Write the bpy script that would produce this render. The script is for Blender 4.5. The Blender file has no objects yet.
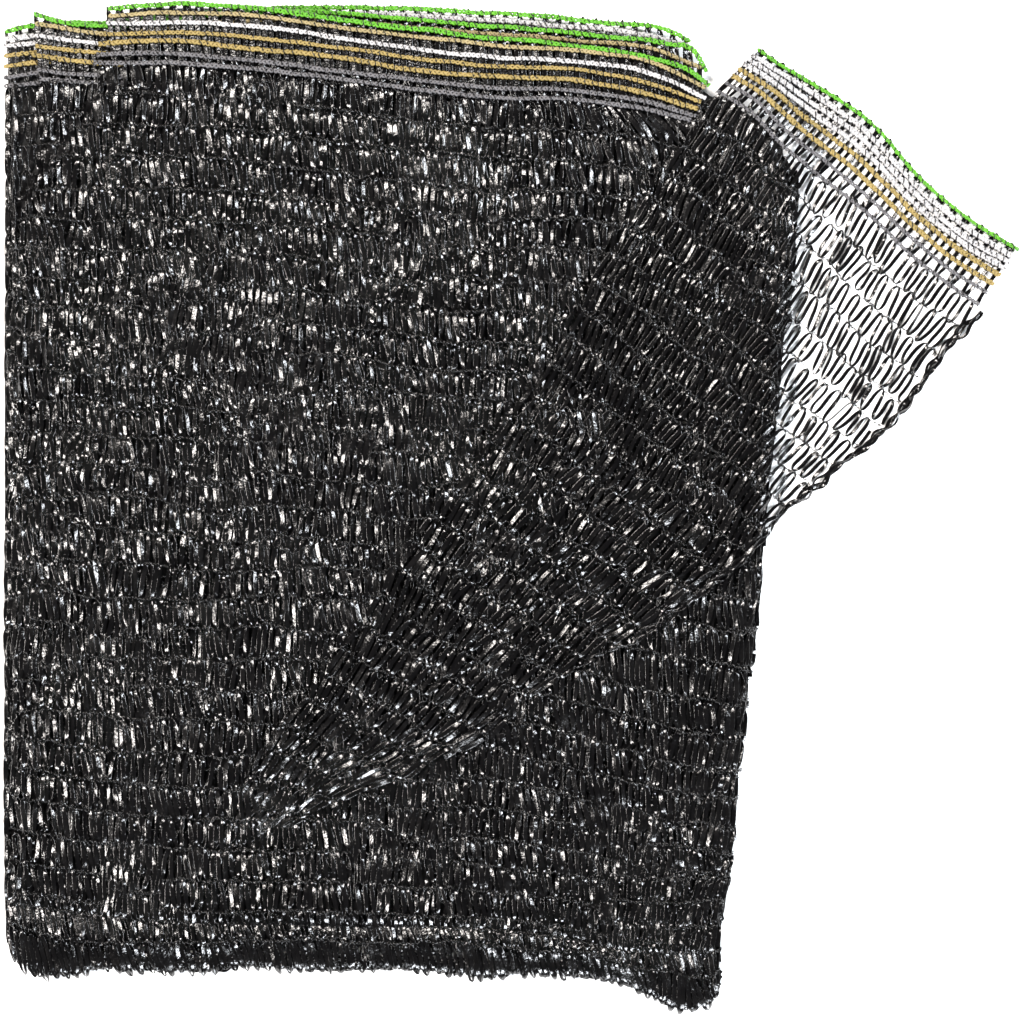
import bpy, math
import numpy as np

# ------------------------------------------------------------------ scene, camera, light
sc = bpy.context.scene
COL = sc.collection
S = 0.0005                     # metres per plan unit (the net is laid out on the table in plan units)
CX, CY = 512.0, 510.0

cam_d = bpy.data.cameras.new('camera')
cam = bpy.data.objects.new('camera', cam_d); COL.objects.link(cam)
cam.location = (0, 0, 1.6 + 14 * S)
cam.rotation_euler = (0, 0, 0)
cam_d.sensor_width = 36.0
cam_d.lens = 36.0 * 1.6 / (1024 * S)
cam_d.clip_start = 0.05
cam_d.clip_end = 60
sc.camera = cam

world = bpy.data.worlds.new("World"); sc.world = world
world.use_nodes = True
bg = world.node_tree.nodes['Background']
bg.inputs['Color'].default_value = (1, 1, 1, 1)
bg.inputs['Strength'].default_value = 0.04

def lamp(name, loc, size, power, col, target=(0, 0, 0)):
    d = bpy.data.lights.new(name, 'AREA'); d.shape = 'DISK'; d.size = size; d.energy = power; d.color = col
    o = bpy.data.objects.new(name, d); COL.objects.link(o)
    o.location = loc
    from mathutils import Vector
    o.rotation_euler = (Vector(target) - Vector(loc)).to_track_quat('-Z', 'Y').to_euler()
    return o
lamp('studio_lamp', (-0.42, 0.88, 1.5), 0.44, 50, (1, .94, .89))
lamp('studio_lamp', (1.5, 0.55, 1.25), 0.44, 58, (.91, .95, 1))
lamp('studio_lamp', (-1.55, -0.35, 1.2), 0.44, 56, (1, .95, .91))
lamp('studio_lamp', (0.3, -1.5, 1.3), 0.44, 58, (.91, .95, 1))

sc.view_settings.view_transform = 'Standard'
sc.view_settings.look = 'None'
sc.view_settings.exposure = 0
sc.view_settings.gamma = 1
sc.view_settings.use_curve_mapping = False
try:
    sc.cycles.max_bounces = 6
except Exception:
    pass

rng = np.random.default_rng(7)

# ------------------------------------------------------------------ materials
def new_mat(name):
    m = bpy.data.materials.new(name); m.use_nodes = True
    return m, m.node_tree.nodes, m.node_tree.links, m.node_tree.nodes['Principled BSDF']

def plastic(name, col, col2, rough, rough2, bump=0.25, scale=900, spec=0.5):
    m, n, l, b = new_mat(name)
    tc = n.new('ShaderNodeTexCoord')
    no = n.new('ShaderNodeTexNoise'); no.inputs['Scale'].default_value = scale; no.inputs['Detail'].default_value = 3
    l.new(tc.outputs['Object'], no.inputs['Vector'])
    no2 = n.new('ShaderNodeTexNoise'); no2.inputs['Scale'].default_value = scale * 0.12; no2.inputs['Detail'].default_value = 2
    l.new(tc.outputs['Object'], no2.inputs['Vector'])
    mx = n.new('ShaderNodeMix'); mx.data_type = 'RGBA'
    mx.inputs['A'].default_value = (*col, 1); mx.inputs['B'].default_value = (*col2, 1)
    l.new(no2.outputs['Fac'], mx.inputs['Factor'])
    l.new(mx.outputs['Result'], b.inputs['Base Color'])
    mr = n.new('ShaderNodeMapRange'); mr.inputs['From Min'].default_value = .3; mr.inputs['From Max'].default_value = .7
    mr.inputs['To Min'].default_value = rough; mr.inputs['To Max'].default_value = rough2
    l.new(no2.outputs['Fac'], mr.inputs['Value']); l.new(mr.outputs['Result'], b.inputs['Roughness'])
    bp = n.new('ShaderNodeBump'); bp.inputs['Strength'].default_value = bump; bp.inputs['Distance'].default_value = 0.0006
    l.new(no.outputs['Fac'], bp.inputs['Height']); l.new(bp.outputs['Normal'], b.inputs['Normal'])
    b.inputs['Specular IOR Level'].default_value = spec
    return m

M_TAPE = plastic('black_tape', (.0012, .0012, .0014), (.0028, .0025, .0025), .10, .22, .3, 900, .42)
M_CHAIN = plastic('black_thread', (.003, .003, .003), (.006, .0055, .0055), .15, .3, .2, 1200, .4)
M_CORE = plastic('core_black', (.004, .004, .004), (.007, .007, .007), .6, .8, .6, 500, .2)  # near-black for the added sheet that blocks ground light under the layers
M_GREEN = plastic('green_cord', (.035, .14, .006), (.09, .31, .012), .4, .6, .4, 1300, .3)
M_GOLD = plastic('gold_cord', (.13, .095, .028), (.28, .205, .07), .4, .6, .4, 1300, .3)
M_TAN = plastic('tan_cord', (.14, .11, .05), (.30, .24, .12), .4, .6, .4, 1300, .3)
M_WHITE = plastic('white_cord', (.22, .215, .215), (.46, .45, .45), .4, .6, .4, 1300, .3)
M_GREY = plastic('grey_cord', (.055, .053, .056), (.11, .105, .11), .35, .55, .4, 1300, .4)

m, n, l, b = new_mat('white_ground')
no = n.new('ShaderNodeTexNoise'); no.inputs['Scale'].default_value = 6
mx = n.new('ShaderNodeMix'); mx.data_type = 'RGBA'
mx.inputs['A'].default_value = (.86, .86, .86, 1); mx.inputs['B'].default_value = (.89, .89, .89, 1)
l.new(no.outputs['Fac'], mx.inputs['Factor']); l.new(mx.outputs['Result'], b.inputs['Base Color'])
b.inputs['Roughness'].default_value = .9; b.inputs['Specular IOR Level'].default_value = .1
M_GROUND = m

# ------------------------------------------------------------------ mesh helpers
def world(P):
    Q = np.empty_like(P)
    Q[:, 0] = (P[:, 0] - CX) * S; Q[:, 1] = (CY - P[:, 1]) * S; Q[:, 2] = P[:, 2] * S
    return Q

class MB:
    """collects swept strips; points in plan units (x right, y down, z up)"""
    def __init__(s): s.V = []; s.F = []; s.n = 0
    def sweep(s, P, sec, W, N):
        # P (n,3), sec (n,k,2), W,N (n,3)
        k = sec.shape[1]; n = len(P)
        V = P[:, None, :] + sec[:, :, 0:1] * W[:, None, :] + sec[:, :, 1:2] * N[:, None, :]
        s.V.append(V.reshape(-1, 3))
        i = np.arange(n - 1)[:, None]; j = np.arange(k)[None, :]; j2 = (j + 1) % k
        f = np.stack([i * k + j, i * k + j2 + 0 * i, (i + 1) * k + j2, (i + 1) * k + j], -1).reshape(-1, 4) + s.n
        s.F.append(f); s.n += n * k
    def build(s, name, mat, parent=None):
        V = world(np.concatenate(s.V)).astype(np.float32); F = np.concatenate(s.F).astype(np.int32)
        me = bpy.data.meshes.new(name)
        me.vertices.add(len(V)); me.vertices.foreach_set('co', V.ravel())
        me.loops.add(F.size); me.loops.foreach_set('vertex_index', F.ravel())
        me.polygons.add(len(F))
        me.polygons.foreach_set('loop_start', np.arange(0, F.size, 4, dtype=np.int32))
        me.polygons.foreach_set('loop_total', np.full(len(F), 4, dtype=np.int32))
        me.polygons.foreach_set('use_smooth', np.ones(len(F), dtype=bool))
        me.update(calc_edges=True); me.validate()
        me.materials.append(mat)
        o = bpy.data.objects.new(name, me); COL.objects.link(o)
        if parent is not None: o.parent = parent
        return o

def unit(v): return v / np.maximum(np.linalg.norm(v, axis=-1, keepdims=True), 1e-9)

def frame(P):
    T = unit(np.gradient(P, axis=0))
    up = np.zeros_like(P); up[:, 2] = 1
    # y runs down in plan units, so the handedness flips; only consistency matters
    W = unit(np.cross(T, up) + 1e-6); N = unit(np.cross(W, T))
    N *= np.sign(N[:, 2:3] + 1e-9)
    return T, W, N

ALPHA = np.array([-1, -.88, -.74, .74, .88, 1, .88, .74, -.74, -.88])
BETA = np.array([0, 1, 1, 1, 1, 0, -1, -1, -1, -1])
def ribbon(mb, P, w, th, tau, curl):
    T, W, N = frame(P)
    c, s_ = np.cos(tau)[:, None], np.sin(tau)[:, None]
    W2 = c * W + s_ * N; N2 = c * N - s_ * W
    sec = np.empty((len(P), 10, 2))
    sec[:, :, 0] = w[:, None] * ALPHA[None]
    sec[:, :, 1] = th * BETA[None] + curl[:, None] * (ALPHA[None] ** 2)
    mb.sweep(P, sec, W2, N2)

ANG5 = np.arange(5) / 5 * 2 * np.pi
def tube(mb, P, r, flat=1.0, k=5):
    T, W, N = frame(P)
    a = np.arange(k) / k * 2 * np.pi
    sec = np.empty((len(P), k, 2))
    r = np.broadcast_to(r, (len(P),))
    sec[:, :, 0] = r[:, None] * np.cos(a)[None]; sec[:, :, 1] = r[:, None] * np.sin(a)[None] * flat
    mb.sweep(P, sec, W, N)

def n1(x, seed_arr=None, amp=1.0):
    """smooth 1-d noise, uniform -amp..amp with knots at the integers"""
    k = int(np.ceil(x.max() - x.min())) + 4
    v = rng.uniform(-amp, amp, k)
    t = x - x.min(); i = np.floor(t).astype(int); f = t - i; f = f * f * (3 - 2 * f)
    return v[i] * (1 - f) + v[i + 1] * f

class Noise2:
    def __init__(s, scale, seed):
        s.sc = scale; s.g = np.random.default_rng(seed).uniform(-1, 1, (97, 97))
    def __call__(s, x, y):
        x = x / s.sc + 40; y = y / s.sc + 40
        i = np.floor(x).astype(int); j = np.floor(y).astype(int); fx = x - i; fy = y - j
        fx = fx * fx * (3 - 2 * fx); fy = fy * fy * (3 - 2 * fy)
        g = s.g; i %= 96; j %= 96
        return (g[i, j] * (1 - fx) + g[i + 1, j] * fx) * (1 - fy) + (g[i, j + 1] * (1 - fx) + g[i + 1, j + 1] * fx) * fy

def crv(pts):
    """smooth y(x) through the points (monotone-ish cubic)"""
    p = np.array(pts, float); X, Y = p[:, 0], p[:, 1]
    d = np.gradient(Y, X)
    def f(x):
        x = np.asarray(x, float); i = np.clip(np.searchsorted(X, x) - 1, 0, len(X) - 2)
        h = X[i + 1] - X[i]; t = np.clip((x - X[i]) / h, 0, 1)
        ext = (x - np.clip(x, X[0], X[-1]))
        e = np.where(ext < 0, d[0], d[-1]) * ext
        return ((2*t**3 - 3*t**2 + 1) * Y[i] + (t**3 - 2*t**2 + t) * h * d[i] + (-2*t**3 + 3*t**2) * Y[i+1] + (t**3 - t**2) * h * d[i+1]) + e
    return f

def pcrv(pts, n=400):
    """smooth plan curve by arc length: f(t in 0..1) -> (..,2)"""
    p = np.array(pts, float)
    d = np.r_[0, np.cumsum(np.linalg.norm(np.diff(p, axis=0), axis=1))]
    fx = crv(np.c_[d, p[:, 0]]); fy = crv(np.c_[d, p[:, 1]])
    L = d[-1]
    return (lambda t: np.stack([fx(np.asarray(t) * L), fy(np.asarray(t) * L)], -1)), L

def sstep(a, b, x):
    t = np.clip((x - a) / (b - a), 0, 1); return t * t * (3 - 2 * t)

# ------------------------------------------------------------------ outline of the folded stack
XR = crv([(0, 700), (60, 704), (100, 735), (130, 782), (165, 796), (250, 796), (300, 788), (360, 783), (450, 775), (520, 767), (606, 761),
          (683, 751), (760, 742), (850, 734), (912, 725), (962, 721), (990, 722), (1020, 715)])
BOT = crv([(0, 940), (10, 958), (25, 972), (59, 978), (103, 972), (164, 973), (205, 973), (249, 969), (293, 972), (360, 971), (420, 972),
           (460, 978), (540, 977), (591, 980), (624, 986), (649, 997), (675, 1010), (692, 1014), (710, 1006), (722, 990), (740, 985)])
HEM = crv([(0, 904), (110, 920), (200, 926), (300, 926), (420, 930), (540, 938), (640, 955), (730, 955)])

def roll(d, R):
    t = np.clip(d / R, 0, 1); return np.sqrt(np.maximum(1 - (1 - t) ** 2, 0))

class Panel:
    """one layer of net: rows of serpentine tape between chain stitches; map(x, r) -> plan points"""
    def __init__(s, top, bot, xl, xr, z0, rows, seed, und=3.0, R=14, bend=0.0, zbot=True):
        s.top, s.bot, s.xl, s.xr, s.z0, s.rows, s.R, s.und, s.bend = top, bot, xl, xr, z0, rows, R, und, bend
        s.a = Noise2(70, seed); s.b = Noise2(26, seed + 1); s.c = Noise2(120, seed + 2); s.d = Noise2(45, seed + 3)
    ridge = 0
    def map(s, x, r):
        w = r / s.rows
        if s.ridge: w = np.clip(w, 0, 2) ** 1.4
        t, b = s.top(x), s.bot(x)
        x = x + (s.xr(t + (b - t) * w) - 740) * sstep(540, 740, x)
        t, b = s.top(x), s.bot(x)
        y = t + (b - t) * w
        y = y + s.bend * np.maximum(x - 330, 0) * sstep(.45, .75, w) * (1 - sstep(.8, 1.0, w))
        e = np.sin(np.clip(w, 0, 1) * np.pi)
        y = y + e * (6 * s.c(x, y * 1.5) + 5 * s.d(x, y))
        dx = e * 3.5 * s.d(y + 300, x) * sstep(4, 40, x) * (1 - sstep(-40, -4, x - s.xr(y)))
        x2 = x + dx
        x2 = np.maximum(x2, 6.5)
        d = np.minimum(np.minimum(x2 - s.xl(y), s.xr(y) - x2), b - y + 4)
        d = np.maximum(d, 0)
        z = 1.5 + (s.z0 + s.und * s.a(x, y) + .45 * s.und * s.b(x, y) - 1.5) * (.15 + .85 * roll(d, s.R))
        if s.ridge: z = z + s.ridge * np.exp(-((w - .36) / .2) ** 2)
        return np.stack([x2, y, np.maximum(z, 1.0)], -1)

CRK = Noise2(55, 201); CRK2 = Noise2(140, 205)
def serpentine(mb, mapf, u0, u1, j, pitch, w=2.85, amp=.51, lean=0.0, rowh=30, cb=1.0, hump=1.6, tj=.5, endtw=1.25, zj=.8, spl=28, jit=1.0):
    nl = max(int(round((u1 - u0) / pitch)), 1)
    n = nl * spl + 1
    ph = np.linspace(0, 2 * np.pi * nl, n) + rng.uniform(0, 6.28)
    q = ph / np.pi                                     # half-loop counter
    p = (u1 - u0) / nl
    c = p / (4 * np.pi) * (cb + n1(q, amp=.45))
    u = u0 + np.linspace(0, 1, n) * (u1 - u0) + c * np.sin(2 * ph) + n1(q * .5, amp=p * .18 * jit)
    A = amp + n1(q, amp=.10 * jit)
    rc = -np.cos(ph) * A
    u = u + rc * rowh * (lean + n1(q * .3, amp=.15 * jit))
    r = j + .5 + rc + n1(q * .25, amp=.03)
    u = np.clip(u, u0 - 1, u1 + 1)
    P = mapf(u, r)
    s2 = np.sin(ph) ** 2
    P[:, 2] += hump * s2 
    cr = zj * np.clip(.7 + 1.3 * CRK(P[:, 0], P[:, 1]) + 1.2 * CRK2(P[:, 0], P[:, 1]), .12, 2.1)
    P[:, 2] += n1(q * 1.0) * cr + n1(q * 4.2) * cr * .8 + n1(q * 8.5) * cr * .35
    tau = (endtw + n1(q, amp=.5)) * np.abs(np.cos(ph)) ** 4 * np.sign(n1(q * .5) + .3) + n1(q, amp=tj * .6) + 1.3 * n1(q) ** 5 + n1(q * 2.5, amp=tj * .45)
    ww = w * (1 + n1(q, amp=.18)) * (.55 + .45 * s2 ** .5)
    curl = n1(q * 1.5, amp=.22)
    ribbon(mb, P, ww, .35, tau, curl)

def chain(mb, mapf, u0, u1, r, rad=.55, amp=1.2, pitch=7.0, dz=-.3):
    n = max(int((u1 - u0) / 1.3), 4)
    u = np.linspace(u0, u1, n)
    q = u / pitch * 2 * np.pi
    wob = n1(u / 12, amp=.06)
    for k in (0, np.pi):
        P = mapf(u, np.full(n, r) + wob)
        a = amp * (1 + n1(u / 9, amp=.5))
        P[:, 1] += a * np.sin(q + k); P[:, 0] += .6 * a * np.sin(2 * q + k)
        P[:, 2] += dz + 1.2 * np.cos(q + k) + n1(u / 8, amp=2.2)
        tube(mb, P, rad)

STITCH = []
def cord(mb, f, z, x0, x1, r=1.5, amp=1.4, pitch=8.5):
    r *= .78; amp *= .98
    """twisted two-ply cord along the plan curve f(x)->(n,2); z(n,2)->height"""
    n = max(int((x1 - x0) / 1.1), 8)
    u = np.linspace(x0, x1, n)
    C = f(u)
    T = np.gradient(C, axis=0); T = T / np.maximum(np.linalg.norm(T, axis=1, keepdims=True), 1e-6)
    Nn = np.stack([-T[:, 1], T[:, 0]], -1)
    L = np.r_[0, np.cumsum(np.linalg.norm(np.diff(C, axis=0), axis=1))]
    q = L / pitch * 2 * np.pi + n1(L / 14, amp=.9)
    wob = n1(L / 25, amp=.7)
    zz = z(C)
    for k in (0, np.pi):
        a = amp * (1 + n1(L / 10, amp=.3))
        P = np.empty((n, 3))
        P[:, :2] = C + Nn * (a * np.sin(q + k) * (1 + .25 * n1(L / 6)) + wob)[:, None]
        P[:, 2] = zz + .55 * amp * np.cos(2 * q + k * 1.5) + n1(L / 18, amp=.5)
        tube(mb, P, r * (1 + n1(L / 6, amp=.15)), k=6)
    # black stitch passing over the cord at every course
    if STITCH:
        for c in np.arange(3, L[-1] - 3, 7.0):
            c = c + rng.uniform(-1, 1)
            if rng.random() < .3: continue
            i = min(int(np.searchsorted(L, c)), n - 1)
            v = np.linspace(-1, 1, 7); hl = amp + r * .7
            P = np.empty((7, 3)); sk = rng.uniform(.2, .9)
            P[:, :2] = C[i] + (Nn[i][None] * v[:, None] + T[i][None] * (v * sk)[:, None]) * hl
            P[:, 2] = zz[i] + (amp * .8 + r + .5) * (1 - v ** 2) - .6
            tube(STITCH[0], P, .55)

# ------------------------------------------------------------------ ground
me = bpy.data.meshes.new('ground')
me.from_pydata([(-6, -6, 0), (6, -6, 0), (6, 6, 0), (-6, 6, 0)], [], [(0, 1, 2, 3)])
me.materials.append(M_GROUND)
g = bpy.data.objects.new('ground', me); COL.objects.link(g); g['kind'] = 'structure'

# ------------------------------------------------------------------ the net
net = bpy.data.objects.new('shade_net', None); COL.objects.link(net)
net['label'] = 'folded black knitted shade net with green, gold and white selvedge cords on white ground'
net['category'] = 'shade net'

def build_selvedge(parent, cords, panel_z, dzc=3.0, rung=None):
    """cords: list of (name, material, curve points, r, amp)"""
    STITCH[:] = [MB()]
    for name, mat, pts, r, amp in cords:
        mb = MB(); p = np.array(pts, float)
        f = crv(pts)
        cord(mb, lambda u, f=f: np.stack([u, f(u)], -1), lambda C: panel_z(C) + dzc, p[0, 0], p[-1, 0], r, amp)
        mb.build(name, mat, parent)
    STITCH[0].build('stitching', M_CHAIN, parent); STITCH.clear()

def rungs(parent, c0, c1, x0, x1, zf, pitch=6.6, w=2.6):
    """black tape laddering back and forth between the outermost and innermost cords"""
    mb = MB(); nl = int((x1 - x0) / pitch); spl = 10
    n = nl * spl + 1
    ph = np.linspace(0, np.pi * nl, n); q = ph / np.pi
    u = np.linspace(x0, x1, n) + pitch / (4 * np.pi) * 2 * np.sin(2 * ph) * .5 + n1(q * .5, amp=1.0)
    a = .5 - .53 * np.cos(ph)
    y = c0(u) * (1 - a) + c1(u) * a
    P = np.stack([u + (a - .5) * 3, y, np.zeros(n)], -1)
    P[:, 2] = zf(P[:, :2]) + .5 + n1(q * 3.3, amp=.22) + n1(q * 9, amp=.12)
    tau = 1.2 * np.abs(np.cos(ph)) ** 8 + n1(q, amp=.06) + n1(q * 6, amp=.12)
    ribbon(mb, P, w * (1 + n1(q, amp=.15)), .35, tau, n1(q, amp=.5))
    return mb.build('selvedge_tape', M_TAPE, parent)

# --- front panel (topmost wide layer)
c_fr = dict(
 green=[(110, 10), (175, 5), (250, 9), (302, 15), (365, 24), (427, 31), (490, 39), (550, 44), (605, 51), (650, 60), (692, 73), (709, 86)],
 tan=[(110, 17), (175, 14), (250, 16), (340, 29), (415, 37), (490, 46), (580, 52), (655, 65), (705, 88)],
 white=[(108, 25), (175, 24), (250, 27), (340, 39), (415, 50), (490, 58), (580, 63), (655, 76), (705, 99)],
 gold=[(105, 36), (175, 34), (250, 38), (340, 49), (415, 59), (490, 67), (580, 71), (655, 87), (700, 103)],
 gold2=[(100, 45), (175, 42), (250, 49), (340, 59), (415, 71), (490, 77), (580, 82), (655, 97), (697, 110)],
 grey=[(98, 56), (175, 55), (250, 61), (340, 72), (415, 81), (490, 89), (580, 92), (655, 105), (695, 117)],
 grey2=[(95, 64), (175, 64), (250, 69), (340, 80), (415, 90), (490, 98), (580, 101), (655, 112), (690, 121)])
fr_top = crv([(0, 66)] + c_fr['grey2'] + [(790, 160)])
fr_xl = crv([(0, 108), (66, 94), (100, 84), (140, 58), (185, 26), (230, 9), (300, 7), (700, 7), (880, 7), (960, 16), (1000, 30)])
front = Panel(fr_top, HEM, fr_xl, XR, 20.0, 27.5, 11, und=3.2, R=22, bend=.09)

def const(v): return lambda y: np.full_like(np.asarray(y, float), v)

def fill_panel(panel, r0, r1, pitch, name, mat=M_TAPE, chains=True, lo=None, hi=None, **kw):
    mb, mc = MB(), MB()
    for j in range(r0, r1):
        # row extents at its middle
        xs = np.linspace(-10, 741, 830)
        Pm = panel.map(xs, np.full(xs.shape, j + .5))
        ok = (Pm[:, 0] > panel.xl(Pm[:, 1]) - .5) & (xs < 740)
        if ok.sum() < 12: continue
        a, b_ = xs[ok][0] + 2.5, xs[ok][-1] - 2
        serpentine(mb, panel.map, a + rng.uniform(0, 2), b_ - rng.uniform(0, 3), j, pitch * rng.uniform(.95, 1.05), **kw)
        if chains: chain(mc, panel.map, a, b_, float(j))
    o = mb.build(name, mat, net)
    if chains: mc.build('chain_stitch', M_CHAIN, o)
    return o

fp = fill_panel(front, 0, 28, 12.2, 'front_panel', w=2.4, jit=1.25, lean=.06, rowh=30, hump=1.8, tj=.55)
zfr = lambda C: 20 + 1.2 * front.a(C[:, 0], C[:, 1])
build_selvedge(fp, [('green_cord', M_GREEN, c_fr['green'], 1.6, 1.5), ('tan_cord', M_TAN, c_fr['tan'], 1.5, 1.3),
                    ('white_cord', M_WHITE, c_fr['white'], 1.6, 1.4), ('gold_cord', M_GOLD, c_fr['gold'], 1.4, 1.3),
                    ('gold_cord', M_GOLD, c_fr['gold2'], 1.7, 1.5), ('grey_cord', M_GREY, c_fr['grey'], 1.5, 1.5),
                    ('grey_cord', M_GREY, c_fr['grey2'], 1.5, 1.5)], zfr)
rungs(fp, crv(c_fr['green']), crv(c_fr['grey2']), 109, 700, zfr)

# --- middle panel
c_mid = dict(
 green=[(35, 14), (62, 22), (105, 26), (180, 18), (302, 12), (365, 16), (427, 21), (480, 26), (542, 30), (605, 37), (667, 44), (698, 57), (706, 72)],
 tan=[(36, 24), (105, 34), (180, 26), (302, 20), (365, 24), (427, 29), (480, 33), (580, 41), (655, 50), (701, 68)],
 white=[(36, 36), (70, 41), (130, 47)], gold=[(36, 47), (70, 51), (130, 55)], gold2=[(33, 55), (62, 60), (125, 65)],
 grey=[(38, 70), (62, 73), (125, 77)], grey2=[(40, 79), (62, 81), (125, 84)])
mid_top = crv([(0, 80), (60, 82), (125, 84), (250, 80), (480, 100), (688, 119), (716, 99), (750, 113), (796, 163)])
mid_xl = crv([(0, 33), (90, 36), (220, 33), (260, 14), (300, 6), (450, 6), (900, 6), (960, 16), (1000, 30)])
middle = Panel(mid_top, HEM, mid_xl, XR, 17.6, 27.0, 31, und=2.8, R=12, bend=.08)
mp = fill_panel(middle, 0, 27, 11.4, 'middle_panel', w=2.4, jit=1.2, lean=-.08, hump=1.2, tj=.5)
zmd = lambda C: 15 + 0 * C[:, 0]
build_selvedge(mp, [('green_cord', M_GREEN, c_mid['green'], 1.6, 1.5), ('tan_cord', M_TAN, c_mid['tan'], 1.5, 1.3),
                    ('white_cord', M_WHITE, c_mid['white'], 1.5, 1.3), ('gold_cord', M_GOLD, c_mid['gold'], 1.4, 1.3),
                    ('gold_cord', M_GOLD, c_mid['gold2'], 1.6, 1.4), ('grey_cord', M_GREY, c_mid['grey'], 1.4, 1.4),
                    ('grey_cord', M_GREY, c_mid['grey2'], 1.4, 1.4)], zmd, dzc=2.0)
rungs(mp, crv(c_mid['green']), mid_top, 36, 702, zmd)

# --- back panel
c_bk = dict(
 green=[(6, 32), (20, 27), (36, 24), (105, 22), (200, 12), (302, 7), (365, 7), (427, 9), (480, 12), (542, 16), (605, 22), (667, 30), (690, 41)],
 white=[(5, 38), (36, 35), (105, 32), (200, 22), (302, 14), (427, 16), (480, 19), (555, 25), (630, 32), (688, 45)],
 white2=[(4, 46), (36, 43), (60, 42)], gold=[(4, 56), (36, 52), (60, 51)], gold2=[(4, 67), (36, 62), (60, 60)],
 grey=[(4, 78), (36, 72), (60, 70)], grey2=[(4, 86), (36, 82), (60, 80)])
bk_top = crv([(0, 87), (60, 82), (250, 80), (480, 100), (688, 119), (716, 99), (750, 113), (796, 163)])
bk_xl = crv([(0, 5), (900, 5), (960, 14), (1000, 30)])
back = Panel(bk_top, crv([(0, 928), (60, 959), (200, 955), (540, 961), (640, 979), (690, 996), (740, 965)]), bk_xl, XR, 8.0, 29.0, 51, und=1.6, R=8, bend=.05)
bp_ = fill_panel(back, 0, 29, 13.0, 'back_panel', hump=.8, tj=.5, chains=True)
zbk = lambda C: 10 + 0 * C[:, 0]
build_selvedge(bp_, [('green_cord', M_GREEN, c_bk['green'], 1.6, 1.5), ('white_cord', M_WHITE, c_bk['white'], 1.9, 1.8),
                     ('white_cord', M_WHITE, c_bk['white2'], 1.6, 1.4), ('gold_cord', M_GOLD, c_bk['gold'], 1.4, 1.3),
                     ('gold_cord', M_GOLD, c_bk['gold2'], 1.6, 1.4), ('grey_cord', M_GREY, c_bk['grey'], 1.4, 1.4),
                     ('grey_cord', M_GREY, c_bk['grey2'], 1.4, 1.4)], zbk, dzc=1.5)
rungs(bp_, crv(c_bk['green']), bk_top, 6, 688, zbk, pitch=6.4, w=1.9)

# --- hem fold along the bottom
hem = Panel(crv([(x, HEM(x) - 4) for x in (0, 110, 200, 300, 420, 540, 640, 730)]), BOT, bk_xl, XR, 17.0, 2.0, 71, und=2.2, R=14)
hem.ridge = 3.5
hp = fill_panel(hem, 0, 2, 10.5, 'hem_fold', lean=.25, rowh=26, hump=1.4, tj=.5, w=2.2, amp=.52)
mb = MB()
hem2 = Panel(crv([(x, HEM(x) + 4) for x in (0, 110, 200, 300, 420, 540, 640, 730)]), BOT, bk_xl, XR, 12.0, 2.0, 77, und=2.2, R=14)
for j, ln in ((0, -.3), (1, -.45), (1, .5)):
    serpentine(mb, hem2.map, 16, 736, j, 9.5, w=2.0, amp=.41, lean=ln, rowh=26)
# gathered loops along the very edge
for k in range(4):
    n = 1100; x = np.linspace(14, 722, n); q = (x - 14) / 14
    y = BOT(x) - 4 - 4.5 * k + n1(q * .8, amp=2.5) + n1(q * 2, amp=2.5)
    P = np.stack([x, y, 4 + 2.0 * k + n1(q, amp=2.0)], -1)
    ribbon(mb, P, 1.7 * (1 + n1(q, amp=.35)), .35, .3 + n1(q * .9, amp=1.0), n1(q, amp=.3))
mb.build('hem_lining', M_TAPE, hp)

# --- strands of tape drawn along the folded sides of the stack
def side_fold(xf, y0, y1, sgn):
    mb = MB()
    for k in range(5):
        n = 1000; y = np.linspace(y0, y1, n); q = (y - y0) / 30
        x = xf(y) + sgn * (2.6 + 1.7 * k + n1(q * 1.3, amp=1.4) + n1(q * 3, amp=.6))
        P = np.stack([x, y, 6 + 2.6 * k + n1(q * 1.1, amp=2.0)], -1)
        ribbon(mb, P, 1.9 * (1 + n1(q * 2, amp=.35)), .35, -sgn * .5 + n1(q * 1.4, amp=.9), n1(q * 2, amp=.3))
    return mb.build('side_fold', M_TAPE, net)
side_fold(XR, 170, 985, -1)
side_fold(lambda y: np.interp(y, [80, 900, 960], [7, 7, 18]), 84, 955, 1)

# --- dark core: low solid mound added to keep bright ground out of gaps
def inner(name, z1, inset):
    nx, ny = 90, 110
    ys = np.linspace(6.5, 962, ny); V = []; F = []
    nz = Noise2(40, 91)
    for y in ys:
        xl = np.interp(y, [6.5, 9, 16, 26, 32, 40, 90, 935, 962], [140, 116, 111, 107, 50, 6, 6, 10, 38])
        xr = float(XR(y)) - inset
        if y < 130: xr = np.interp(y, [6.5, 9, 16, 40, 70, 92, 100, 130], [270, 340, 470, 660, 690, 704, 728, 778])
        if y > 940: xr = min(xr, 712)
        x = np.linspace(xl, xr, nx)
        top = np.minimum(float(1e9), x * 0 + z1)
        d = np.minimum(np.minimum(x - xl, xr - x), np.minimum(y - 6.5, 962 - y) + 2)
        yy = np.minimum(y, BOT(x) - 24)
        V.append(np.stack([x, yy, 1.0 + (top + nz(x, yy) - 1.0) * roll(d, 12)], -1))
    V = np.concatenate(V)
    i, j = np.meshgrid(np.arange(ny - 1), np.arange(nx - 1), indexing='ij')
    F = np.stack([i * nx + j, (i + 1) * nx + j, (i + 1) * nx + j + 1, i * nx + j + 1], -1).reshape(-1, 4)
    mb = MB(); mb.V = [V]; mb.F = [F]; mb.n = len(V)
    return mb.build(name, M_CORE, net)
inner('occluding_core', 5.5, 9)

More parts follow.
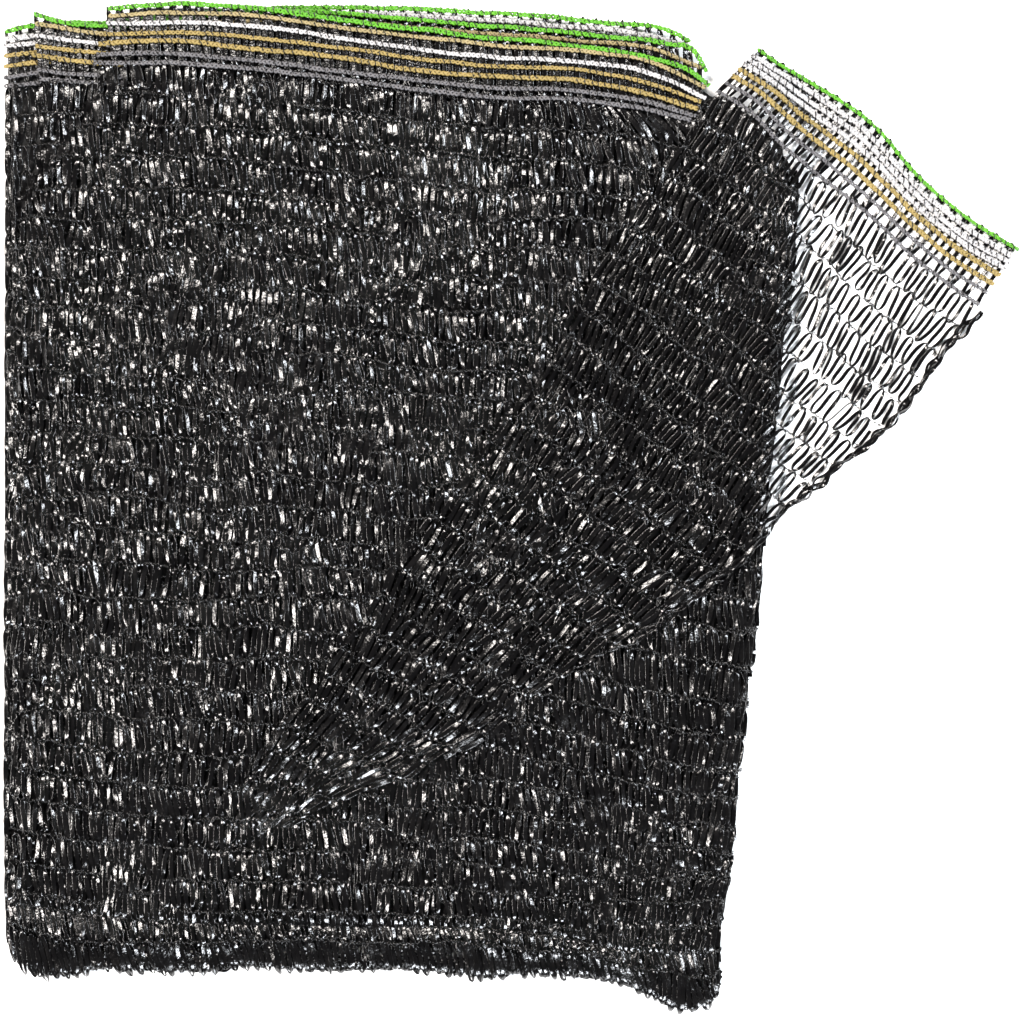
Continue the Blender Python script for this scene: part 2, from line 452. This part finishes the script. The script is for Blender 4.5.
# --- the diagonal flap: one loose layer laid across the stack and out over the ground
G2, G2L = pcrv([(716, 92), (751, 114), (779, 144), (801, 161), (836, 186), (868, 211), (906, 248), (947, 281), (982, 304)])
GR, GRL = pcrv([(757, 49), (795, 71), (842, 98), (868, 117), (890, 139), (915, 169), (947, 199), (975, 221), (1022, 249)])
LE, LL = pcrv([(716, 92), (640, 195), (565, 330), (425, 520), (270, 742), (175, 870), (90, 926)])
RE, RL = pcrv([(982, 304), (935, 360), (885, 425), (830, 470), (770, 520), (735, 560), (640, 630), (570, 672), (480, 742), (350, 800), (250, 850), (170, 934)])
NR = 33.0
fa, fb, fd = Noise2(60, 101), Noise2(24, 102), Noise2(40, 103)
def flap_z(x, y):
    over = XR(y) - x                       # >0 above the stack
    base = .9 + 22.6 * sstep(-20, 16, over)
    base = np.where(y < 165, .9 + 22.6 * sstep(-50, 20, 790 - x - (165 - y) * .35), base)
    return base + 2.2 * fa(x, y) * sstep(-10, 40, over) + 1.2 * fb(x, y) * sstep(-30, 30, over) + .4
def flap_map(s, r):
    t = np.clip(r / NR, -.02, 1)
    A, B = LE(t), RE(t)
    P = A * (1 - s)[:, None] + B * s[:, None]
    dev = G2(s) - ((1 - s)[:, None] * G2(np.zeros(1)) + s[:, None] * G2(np.ones(1)))
    P = P + dev * (np.clip(1 - t * 2.2, 0, 1) ** 1.5)[:, None]
    e = np.clip(r * .5, 0, 1)
    P[:, 0] += e * 3.0 * fd(P[:, 0], P[:, 1]); P[:, 1] += e * 3.0 * fd(P[:, 1] + 200, P[:, 0])
    z = flap_z(P[:, 0], P[:, 1]) - 4.5 * sstep(.70, .92, t)
    edge = np.minimum(s, 1 - s)
    return np.concatenate([P, z[:, None]], 1)
mb, mc, me_ = MB(), MB(), MB()
for j in range(30):
    tj = (j + .5) / NR
    ln = float(np.linalg.norm(RE(np.array(tj)) - LE(np.array(tj))))
    if ln < 12: continue
    fm = lambda u, r, ln=ln: flap_map(u / ln, r)
    open_ = j < 11
    serpentine(mb, fm, 1, ln - 1, j, 13.4 if open_ else 14.0, w=1.9 if open_ else 2.4, amp=.52, lean=.12, rowh=29, cb=1.1, hump=.35 if open_ else 1.5, tj=.14 if open_ else .5, endtw=1.2, zj=.22 if open_ else .8, jit=1.05 if open_ else 1.3)
    if j: chain(mc, fm, 0, ln, float(j), rad=.42, amp=1.0, dz=-1.5)
flap = mb.build('diagonal_flap', M_TAPE, net)
flap['label'] = 'loose single layer of net laid diagonally, see-through where it reaches over the white ground'
mc.build('chain_stitch', M_CHAIN, flap)
# bunched tape along the lower right edge of the flap
for k in range(4):
    n = 500; t = np.linspace(0.004, .47 + .02 * k, n)
    C = RE(t); T = unit(np.gradient(C, axis=0)); Nn = np.stack([-T[:, 1], T[:, 0]], -1)
    q = t * RL / 28
    off = -3 + n1(q * 1.2, amp=4.5) + 1.5 * np.sin(q * 6.28 + k)
    P = np.empty((n, 3)); P[:, :2] = C + Nn * off[:, None]
    P[:, 2] = flap_z(P[:, 0], P[:, 1]) + 1 + k * .6 + n1(q * 2, amp=1.2)
    ribbon(me_, P, (.6 + 1.1 * (t < .40)) * (1 + n1(q * 2, amp=.4)), .35, n1(q * 1.5, amp=1.2), n1(q * 2, amp=.5))
me_.build('edge_fold', M_TAPE, flap)

# flap selvedge
def lerp_curve(fr): return lambda s: G2(s) * (1 - fr) + GR(s) * fr
STITCH[:] = [MB()]
zfl = lambda C: flap_z(C[:, 0], C[:, 1]) + 2.2
for name, mat, fr, r, amp in [('grey_cord', M_GREY, 0.0, 1.2, 1.3), ('grey_cord', M_GREY, .20, 1.2, 1.3), ('gold_cord', M_GOLD, .36, 1.8, 1.5),
                              ('gold_cord', M_GOLD, .52, 1.8, 1.5), ('white_cord', M_WHITE, .64, 1.9, 1.6), ('white_cord', M_WHITE, .75, 1.9, 1.6),
                              ('white_cord', M_WHITE, .86, 1.9, 1.6), ('green_cord', M_GREEN, .985, 1.4, 1.2)]:
    mb = MB(); f = lerp_curve(fr)
    cord(mb, lambda u, f=f: f(u / 330.0), zfl, 1, 328.5, r, amp, pitch=7.5)
    mb.build(name, mat, flap)
STITCH[0].build('stitching', M_CHAIN, flap); STITCH.clear()
mb = MB()
nl = 46; spl = 12; n = nl * spl + 1
ph = np.linspace(0, np.pi * nl, n); q = ph / np.pi
s = np.linspace(.004, .996, n); s = s * (.78 + .22 * s) + .0022 * np.sin(2 * ph) + n1(q * .5, amp=.003)
a = .5 - .53 * np.cos(ph)
C = G2(s) * (1 - a)[:, None] + GR(s) * a[:, None]
P = np.concatenate([C, (flap_z(C[:, 0], C[:, 1]) + .6 * np.sin(ph * 6) + n1(q * 2, amp=.4))[:, None]], 1)
ribbon(mb, P, 2.0 * (1 + n1(q, amp=.25) + n1(q * 6, amp=.25)), .35, 1.3 * np.abs(np.cos(ph)) ** 10 + n1(q * 4, amp=.4), n1(q, amp=.4))
mb.build('selvedge_tape', M_TAPE, flap)
